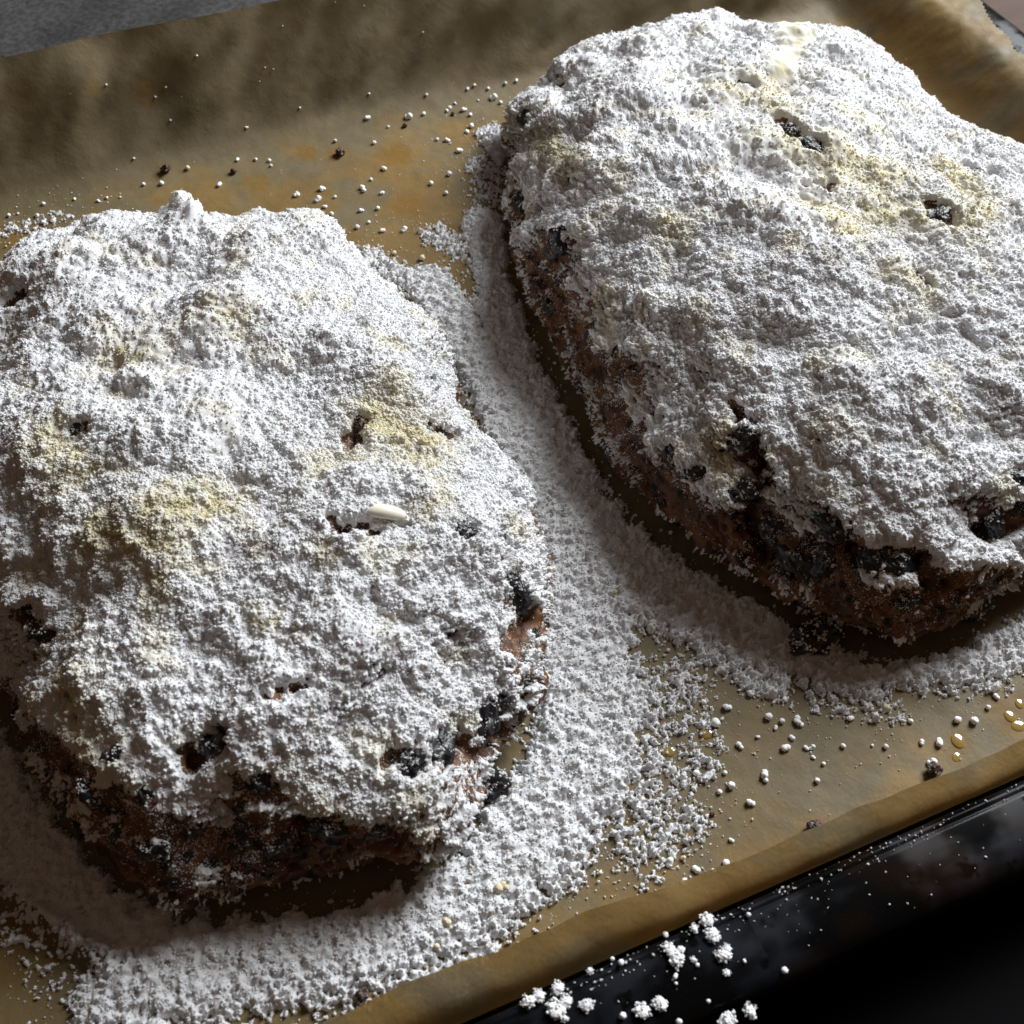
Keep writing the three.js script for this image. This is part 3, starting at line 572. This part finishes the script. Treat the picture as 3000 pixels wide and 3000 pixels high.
function amount(x, z) {
  let d = 0;
  for (const f of bands) { const [q] = segDist(x, z, f.a, f.b), w = f.k * smooth(f.r * 1.25, f.r * 0.35, q); if (w > d) d = w; }
  if (d === 0) return 0;
  const li = left.inside(x, z), ri = right.inside(x, z), near = Math.max(li, ri);
  const c = li > ri ? left.middle : right.middle, lit = ((x - c[0]) * 0.72 - (z - c[1]) * 0.69) / Math.hypot(x - c[0], z - c[1]);      // side away from the window: the loaf kept the sugar off here
  d *= 1 - 0.9 * smooth(-8, -1.5, near + 2.6 * n2(x / 9, z / 9)) * smooth(0.35, -0.1, lit);
  for (const [a, b, r] of gapPoints) d *= 1 - 0.9 * Math.exp(-((x - a) ** 2 + (z - b) ** 2) / (r * r));
  if (near > 9) d = 0;
  const [s, n] = toTray(x, z); d *= smooth(152, 147, n);
  return d;
}
{
  const drift = new THREE.Group();
  const step = 0.5, x0 = -245, x1 = 230, z0 = -260, z1 = 190, nx = Math.floor((x1 - x0) / step), nz = Math.floor((z1 - z0) / step);
  const id = new Int32Array(nx * nz).fill(-1), pos = [], col = [], mm = [];
  const lists = [[], [], []], fine = [];
  const ripple = new Float32Array(nx * nz);
  for (let j = 0; j < nz; j++) for (let i = 0; i < nx; i++) {
    const x = x0 + i * step, z = z0 + j * step, a = amount(x, z);
    if (a <= 0.02) { ripple[j * nx + i] = -9; continue; }
    const f1 = fbm2(x, z, 7, 3), f2 = fbm2(x + 99, z, 2.0, 2), f3 = fbm2(x - 77, z, 3.4, 2);
    const q = a * 1.72 - 0.84 + f1 * 0.75 + f2 * 0.72 + f3 * 0.72;
    ripple[j * nx + i] = q;
  }
  for (let j = 0; j < nz; j++) for (let i = 0; i < nx; i++) {
    const q = ripple[j * nx + i]; if (q < -0.5) continue;
    const x = x0 + i * step, z = z0 + j * step, [s, n] = toTray(x, z);
    const lumps = 1.5 * (0.72 - cell3(x, 0, z, 4.2)) + 0.85 * (0.7 - cell3(x, 20, z, 2.1)) + 0.35 * (0.7 - cell3(x, 40, z, 1.2)) + 0.9 * fbm2(x, z + 300, 7, 2);
    let y = q <= 0 ? -0.6 : smooth(-0.05, 0.9, q) * (1.5 + 1.25 * lumps) + 0.25;
    id[j * nx + i] = pos.length / 3;
    pos.push(x + 0.25 * n2(x * 2, z * 2), floorY(s, n) + Math.max(y, -0.6), z + 0.25 * n2(x * 2 + 9, z * 2));
    const b = 0.65 * smooth(0.52, 0.7, fbm2(x + 44, z, 9, 3));
    col.push(mix(WHITE[0], CREAM[0], b), mix(WHITE[1], CREAM[1], b), mix(WHITE[2], CREAM[2], b));
    if (q > 0.02) {
      if (rnd() < 0.42) { const r = q < 0.3 ? mix(0.15, 0.48, rnd()) : mix(0.15, 0.45, rnd() ** 1.6) + (rnd() < 0.02 ? 0.35 * rnd() : 0); lists[Math.floor(rnd() * 3)].push([x, floorY(s, n) + Math.max(0.2, y) + r * mix(-0.5, 0.35, rnd()), z, r, b]); }
    } else if (rnd() < 0.055 * smooth(-0.5, 0, q)) { const r = mix(0.16, 0.75, rnd() ** 2.2); lists[Math.floor(rnd() * 3)].push([x, floorY(s, n) + r * 0.7, z, r, rnd() < 0.1 ? 0.6 : 0]); }
  }
  const idx = [];
  for (let j = 0; j < nz - 1; j++) for (let i = 0; i < nx - 1; i++) {
    const a = id[j * nx + i], b = id[j * nx + i + 1], c = id[(j + 1) * nx + i], d = id[(j + 1) * nx + i + 1];
    if (a < 0 || b < 0 || c < 0 || d < 0) continue;
    const k = j * nx + i; if (ripple[k] <= 0 && ripple[k + 1] <= 0 && ripple[k + nx] <= 0 && ripple[k + nx + 1] <= 0) continue;
    idx.push(a, c, b, b, c, d);
  }
  part('sugar_layer', geometryOf(new Float32Array(pos), new Uint32Array(idx), new Float32Array(col)), sugarMat, drift).userData.kind = 'stuff';
  // grains thrown wide over the paper
  const ps = paperSurface;
  for (let t = 0; t < 240000 && fine.length < 5200; t++) {
    const i = Math.floor(rnd() * ps.pos.length / 3), x = ps.pos[i * 3], y = ps.pos[i * 3 + 1], z = ps.pos[i * 3 + 2], [s, n] = toTray(x, z);
    if (n > 149) continue;
    let best = 1e9; for (const f of bands) best = Math.min(best, segDist(x, z, f.a, f.b)[0] - f.r);
    const chance = 0.85 * Math.exp(-Math.max(0, best) / 9) + 0.018;
    if (rnd() > chance * (y > 8 ? 0.12 : 1) || Math.max(left.inside(x, z), right.inside(x, z)) > -1) continue;
    const r = mix(0.10, 0.34, rnd() ** 1.7) + (rnd() < 0.08 ? 0.3 * rnd() : 0);
    fine.push([x + 1.2 * (rnd() - .5), y + r * 0.6, z + 1.2 * (rnd() - .5), r, rnd() < 0.25 ? 0.7 : 0]);
  }
  lists.forEach((l, k) => scatter(l, grains[k], k ? `sugar_grains_00${k}` : 'sugar_grains', drift));
  scatter(fine, grains[2], 'sugar_specks', drift);
  // dusting along the rim
  const rim = [];
  for (let t = 0; t < 520; t++) { const s = mix(-60, 200, rnd()), n = 160 + Math.abs(rnd() - rnd()) * (rnd() < 0.5 ? 5 : 21), [x, z] = fromTray(s, n); if (rnd() > smooth(190, -20, s) + 0.08) continue; rim.push([x, RIMY + 0.1, z, mix(0.09, 0.34, rnd() ** 2), rnd() < .3 ? .5 : 0]); }
  scatter(rim, grains[0], 'sugar_specks_001', drift);
  thing(drift, 'icing_sugar', 'white icing sugar fallen in drifts on the parchment round both loaves', 'icing sugar', null, 'stuff');
}

// ------------------------------------------------------------------ single sugar clumps and pellets
const bead = lump(5, 1, 0.3, 1);
function fluff(k) {                                // a crumbly heap of many small grains
  const core = lump(k, 2, 0.3, 5); core.scale(0.72, 0.5, 0.6); core.translate(0, 0.22, 0);
  const gs = [core];
  for (let b = 0; b < 130; b++) {
    const g = bead.clone(), a = rnd() * 6.28, q = Math.sqrt(rnd()), lob = 1 + 0.35 * n2(Math.cos(a) * 1.3 + k * 5, Math.sin(a) * 1.3), h = rnd() * Math.sqrt(Math.max(0, 1 - q * q)) * 0.75, s = mix(0.07, 0.24, rnd() ** 1.5) * (1 - 0.3 * q);
    g.rotateX(rnd() * 6.28); g.rotateY(rnd() * 6.28); g.scale(s, s, s); g.translate(Math.cos(a) * q * lob, h, Math.sin(a) * q * lob * 0.8); gs.push(g);
  }
  return mergeGeometries(gs);
}
const clumpShapes = [11, 12, 13, 14].map((k) => fluff(k));
const pelletShapes = [lump(21, 2, 0.14, 1), lump(22, 2, 0.22, 1), lump(23, 2, 0.2, 2), lump(24, 2, 0.24, 4)];
const clumpMat = new THREE.MeshStandardMaterial({ color: new THREE.Color().setRGB(...WHITE), roughness: 0.95 });
const creamMat = new THREE.MeshStandardMaterial({ color: new THREE.Color().setRGB(0.66, 0.58, 0.40), roughness: 0.8 });
function settle(geo, mat, h, r, name, label, category, group, flat = 0.8, sink = 0.12) {
  const m = new THREE.Mesh(geo, mat);
  m.scale.set(r * MM, r * flat * MM, r * MM); m.rotation.y = rnd() * 6.28;
  geo.computeBoundingBox();
  const low = -geo.boundingBox.min.y * r * flat * (1 - sink);
  m.position.set((h.p[0] + h.n[0] * low) * MM, (h.p[1] + Math.abs(h.n[1]) * low) * MM, (h.p[2] + h.n[2] * low) * MM);
  return thing(m, name, label, category, group);
}
const onFloor = (px, py) => { let p = at(px, py, 1); const [s, n] = toTray(p[0], p[2]); p = at(px, py, floorY(s, n)); return { p, n: [0, 1, 0] }; };
const onFlange = (px, py) => { const p = at(px, py, 21.05); const [s2, n2_] = toTray(p[0], p[2]); if (n2_ > FRONT + 19) { const q = at(px, py, 19.4); return { p: q, n: [0, 1, 0] }; } return { p, n: [0, 1, 0] }; };
const zr = (x, y) => [1400 + x / 2.147, 2600 + y / 2.147];
[[1440, 210, 2.6], [1470, 305, 2.8], [1360, 260, 1.7], [1250, 450, 3.3], [1200, 388, 2.2], [1282, 390, 1.1], [1540, 432, 2.8], [1566, 385, 1.6], [1565, 540, 1.3], [500, 635, 2.4], [320, 720, 2.6], [382, 680, 2.2], [490, 775, 3.4], [552, 718, 2.3], [540, 825, 1.6], [685, 742, 2.5], [1030, 782, 2.8], [1142, 738, 2.6], [1710, 782, 2.6], [1568, 838, 3.2], [705, 525, 1.2], [1180, 298, 1.0], [1355, 455, 1.2]].forEach(([x, y, r], i) => settle(clumpShapes[i % 4], clumpMat, onFlange(...zr(x, y)), r * 0.8, 'sugar_clump', 'crumbly white sugar clump lying on the black tray rim', 'sugar clump', 'sugar clumps on the tray rim', 0.75));
[[900, 475, 1.0], [910, 812, 1.1], [1445, 715, .9], [1380, 490, .7], [1700, 175, .8], [1240, 565, .7], [1245, 606, .55], [1925, 525, 1.1], [1678, 468, .5], [845, 452, .7], [1263, 848, 1]].forEach(([x, y, r], i) => settle(pelletShapes[i % 3], clumpMat, onFlange(...zr(x, y)), r, 'sugar_pellet', 'tiny round white sugar pellet on the black tray rim', 'sugar pellet', 'sugar pellets on the tray rim'));
const za = (x, y) => [1800 + x / 1.61, 2000 + y / 1.61], zb = (x, y) => [800 + x / 2.415, y / 2.415], zc = (x, y) => [x / 1.932, y / 1.932];
const front = [[585, 295, 1.3], [597, 308, 1], [800, 313, 1.6], [706, 437, 1.5], [712, 463, 1.2], [955, 466, 1.25], [900, 308, 1.0], [932, 308, 1.0], [1077, 302, 1.2], [1278, 305, 1.2], [1530, 292, 1.6], [1495, 380, 1.5], [1615, 180, 1.7], [1693, 185, 1.8], [860, 172, 1.5], [870, 195, 1.3], [725, 165, 1.8], [790, 185, 1.3], [760, 212, .9], [800, 82, 1.1], [495, 518, 1.2], [985, 385, .9], [935, 352, .8], [550, 745, .8], [525, 855, 1.6], [465, 893, 1.2], [390, 888, 1.4], [640, 570, 1.3], [475, 195, 2.2], [550, 490, 1.7], [840, 265, 1.1], [1110, 172, 1.2], [1395, 185, 1.2], [1760, 120, 1.2], [1795, 65, 1.2], [260, 850, 1.4], [385, 430, 1.5], [520, 428, 1], [330, 940, 1.4], [530, 120, 1.4], [420, 95, 1.3], [640, 55, 1.6], [1448, 280, 1.1], [675, 258, .7], [1215, 298, .7]];
const rear = [[690, 655, .9], [1078, 675, 1.2], [672, 835, 1.7], [967, 832, 2], [1073, 805, 1.5], [705, 1018, 1.5], [795, 1197, 1.6], [355, 1338, 1.6], [620, 1342, 1.9], [645, 1352, 1.6], [163, 1386, 1.7], [316, 1425, 1.8], [1110, 1305, 1.7], [1235, 1240, 1.8], [1318, 1070, 1.9], [1238, 990, 1.4], [1155, 995, 1.3], [1250, 768, 1.5], [1225, 790, 1.2], [1345, 790, 1.6], [1525, 630, 1.3], [1648, 595, 1.3], [1727, 570, 1.2], [1567, 690, 2], [1383, 823, 1.5], [1235, 1372, 1.5], [781, 1370, 1.3], [610, 1500, 1.3], [700, 1270, 1.2], [592, 1618, 1.6], [780, 1632, 1.5], [925, 1635, 1.6], [672, 1580, 1.2], [740, 1485, 1.4], [1365, 635, 1.1], [1430, 600, 1.1], [1620, 730, 1.5], [1400, 905, 1.8], [1370, 945, 1.5], [1285, 730, .8], [1450, 715, .8], [820, 900, 1], [385, 1465, 1.3], [418, 1520, 1.4], [430, 1405, 1]];
const wall = [[600, 482, .8], [938, 498, .7], [866, 546, .7], [1117, 316, .8], [1704, 606, .8], [1394, 720, .9], [765, 890, .9], [966, 686, .7], [1394, 720, .8], [1608, 145, .5], [1490, 385, .5]];
const crease = [[910, 1045, 1.7], [803, 1050, 1.2], [1345, 907, 1.2], [1447, 908, 1], [1533, 910, 1.3], [1524, 945, 1], [1245, 1050, 1.5], [225, 1225, 1.2], [165, 1253, 1], [60, 1220, 1.2], [430, 1125, .9], [597, 1128, .9], [685, 1118, .8], [1677, 1108, 1.5], [1797, 1140, 1.6], [1830, 1070, 1.3], [1890, 1125, 1.1], [105, 1210, .8], [250, 1260, 1.3], [560, 1140, .9], [240, 1160, 1.3]];
front.forEach(([x, y, r], i) => settle(pelletShapes[i % 4], clumpMat, onFloor(...za(x, y)), r * 0.85, 'sugar_pellet', 'small white sugar pellet on the bare parchment between the raisin and the tray rim', 'sugar pellet', 'pellets on the front parchment'));
rear.forEach(([x, y, r], i) => settle(pelletShapes[i % 4], clumpMat, onPaper(...zb(x, y)), r * 0.8, 'sugar_pellet', 'small white sugar pellet on the greasy brown parchment behind the gap between both loaves', 'sugar pellet', 'pellets behind the loaves'));
crease.forEach(([x, y, r], i) => settle(pelletShapes[i % 4], clumpMat, onPaper(...zc(x, y)), r * 0.85, 'sugar_pellet', 'small white sugar pellet behind the loaf with the almond sliver, under the parchment wall', 'sugar pellet', 'pellets along the crease'));
wall.forEach(([x, y, r], i) => settle(pelletShapes[i % 3], clumpMat, onPaper(...zc(x, y)), r * 0.8, 'sugar_pellet', 'tiny sugar pellet stuck on the upright wrinkled parchment wall', 'sugar pellet', 'pellets on the parchment wall'));
[[1062, 955, 1.6, zc], [443, 998, 1.2, zb], [655, 1770, 1.6, zb], [1055, 1840, 1.8, zb], [850, 1800, 1.4, zb]].forEach(([x, y, r, f], i) => settle(pelletShapes[i % 2], creamMat, onPaper(...f(x, y)), r * .9, 'butter_crumb', 'cream coloured butter crumb lying among white pellets behind the loaves', 'crumb', 'cream crumbs behind the loaves'));
[[1278, 122, 2.2, za], [1460, 2610, 2.6, null], [1475, 2600, 2, null], [1310, 2710, 2, null], [1280, 2780, 1.8, null], [1800, 1745, 1.8, null]].forEach(([x, y, r, f], i) => { const h = onFloor(...(f ? f(x, y) : [x, y])); h.p[1] += f ? 0 : 1.6; settle(pelletShapes[i % 4], creamMat, h, r * 0.65, 'butter_crumb', 'pale yellow butter crumb lying in the sugar drift', 'crumb', 'butter crumbs in the sugar drift'); });

// ------------------------------------------------------------------ loose fruit, dark crumbs, butter drops
function looseRaisin(px, py, r, label, dustN) {
  const G = new THREE.Group(), h = onFloor(px, py), m = part('fruit', raisinShapes[2], raisinMat, G);
  m.scale.set(r * 1.2 * MM, r * 0.62 * MM, r * 0.85 * MM); m.rotation.y = 0.35; m.position.y = r * 0.5 * MM; m.updateMatrix();
  const list = [], gp = raisinShapes[2].attributes, V = new THREE.Vector3();
  for (let t = 0; t < dustN; t++) { const i = Math.floor(rnd() * gp.position.count); if (gp.normal.getY(i) < 0.1 + 0.3 * rnd()) continue; V.fromBufferAttribute(gp.position, i).applyMatrix4(m.matrix); if (n3(V.x * 300, V.y * 300, V.z * 300 + px) + 0.5 * n3(V.x * 800, V.y * 800, V.z * 800) < 0.12) continue; list.push([V.x / MM, V.y / MM, V.z / MM, mix(0.1, 0.45, rnd() ** 1.6), 0.15]); }
  scatter(list, grains[1], 'sugar_grains', G);
  G.position.set(h.p[0] * MM, h.p[1] * MM, h.p[2] * MM);
  return thing(G, 'loose_raisin', label, 'raisin');
}
looseRaisin(2380, 1885, 7.2, 'large dark raisin speckled with sugar, lying loose on the parchment in the drift', 2200);
looseRaisin(1415, 2312, 6.2, 'dark wrinkled raisin leaning on the loaf with the almond sliver, half dusted white', 2400);
looseRaisin(2830, 1790, 6.4, 'sugar crusted raisin tucked under the butter streaked loaf', 2600);
[[...zc(948, 968), 2.2, 'black crumb on the parchment behind the loaf with the almond sliver'], [...zc(1315, 983), 1.5, 'small dark crumb beside a yellow grease spot on the parchment'], [...zb(485, 1090), 2.2, 'round dark brown crumb next to yellow grease stain on the parchment'], [...zb(935, 893), 1.2, 'tiny brown flake on the parchment behind both loaves'], [...zb(1268, 818), 1.0, 'tiny dark flake beside sugar pellets behind both loaves'], [...za(1500, 428), 2.3, 'jagged black crumb on the bare parchment next to a white pellet'], [...za(938, 698), 2.6, 'oval reddish brown crumb against the raised parchment edge'], [...za(460, 622), .7, 'minute black speck on the bare parchment near the sugar drift'], [1062, 2918, 1.9, 'dark brown crumb in the sugar drift by the parchment edge']]
  .forEach(([x, y, r, label], i) => settle(raisinShapes[i % 5], crumbMat, (y > 1200 ? onFloor : onPaper)(x, y), r, 'dark_crumb', label, 'crumb', null, 0.75, 0.1));
{
  const cap = new THREE.SphereGeometry(1, 32, 12, 0, Math.PI * 2, 0, Math.PI / 2), base = new THREE.CircleGeometry(1, 32); base.rotateX(Math.PI / 2);
  const drop = mergeGeometries([cap, base]);
  [[...za(430, 240), 3.2], [...za(255, 325), 3], [...za(1620, 275), 3.6], [...za(1865, 160), 3], [...za(1612, 352), 2.4], [...za(1905, 205), 3.4], [...za(1910, 100), 2.4], [935, 2945, 3]].forEach(([x, y, r]) => {
    const h = onFloor(x, y), m = new THREE.Mesh(drop, butterMat);
    m.scale.set(r * 0.72 * MM, r * 0.13 * MM, r * 0.58 * MM); m.rotation.y = rnd() * 3; m.position.set(h.p[0] * MM, (h.p[1] + 0.1) * MM, h.p[2] * MM);
    thing(m, 'butter_drop', 'glossy yellow drop of melted butter on the parchment', 'butter drop', 'melted butter drops');
  });
}
renderer.render(scene, camera);
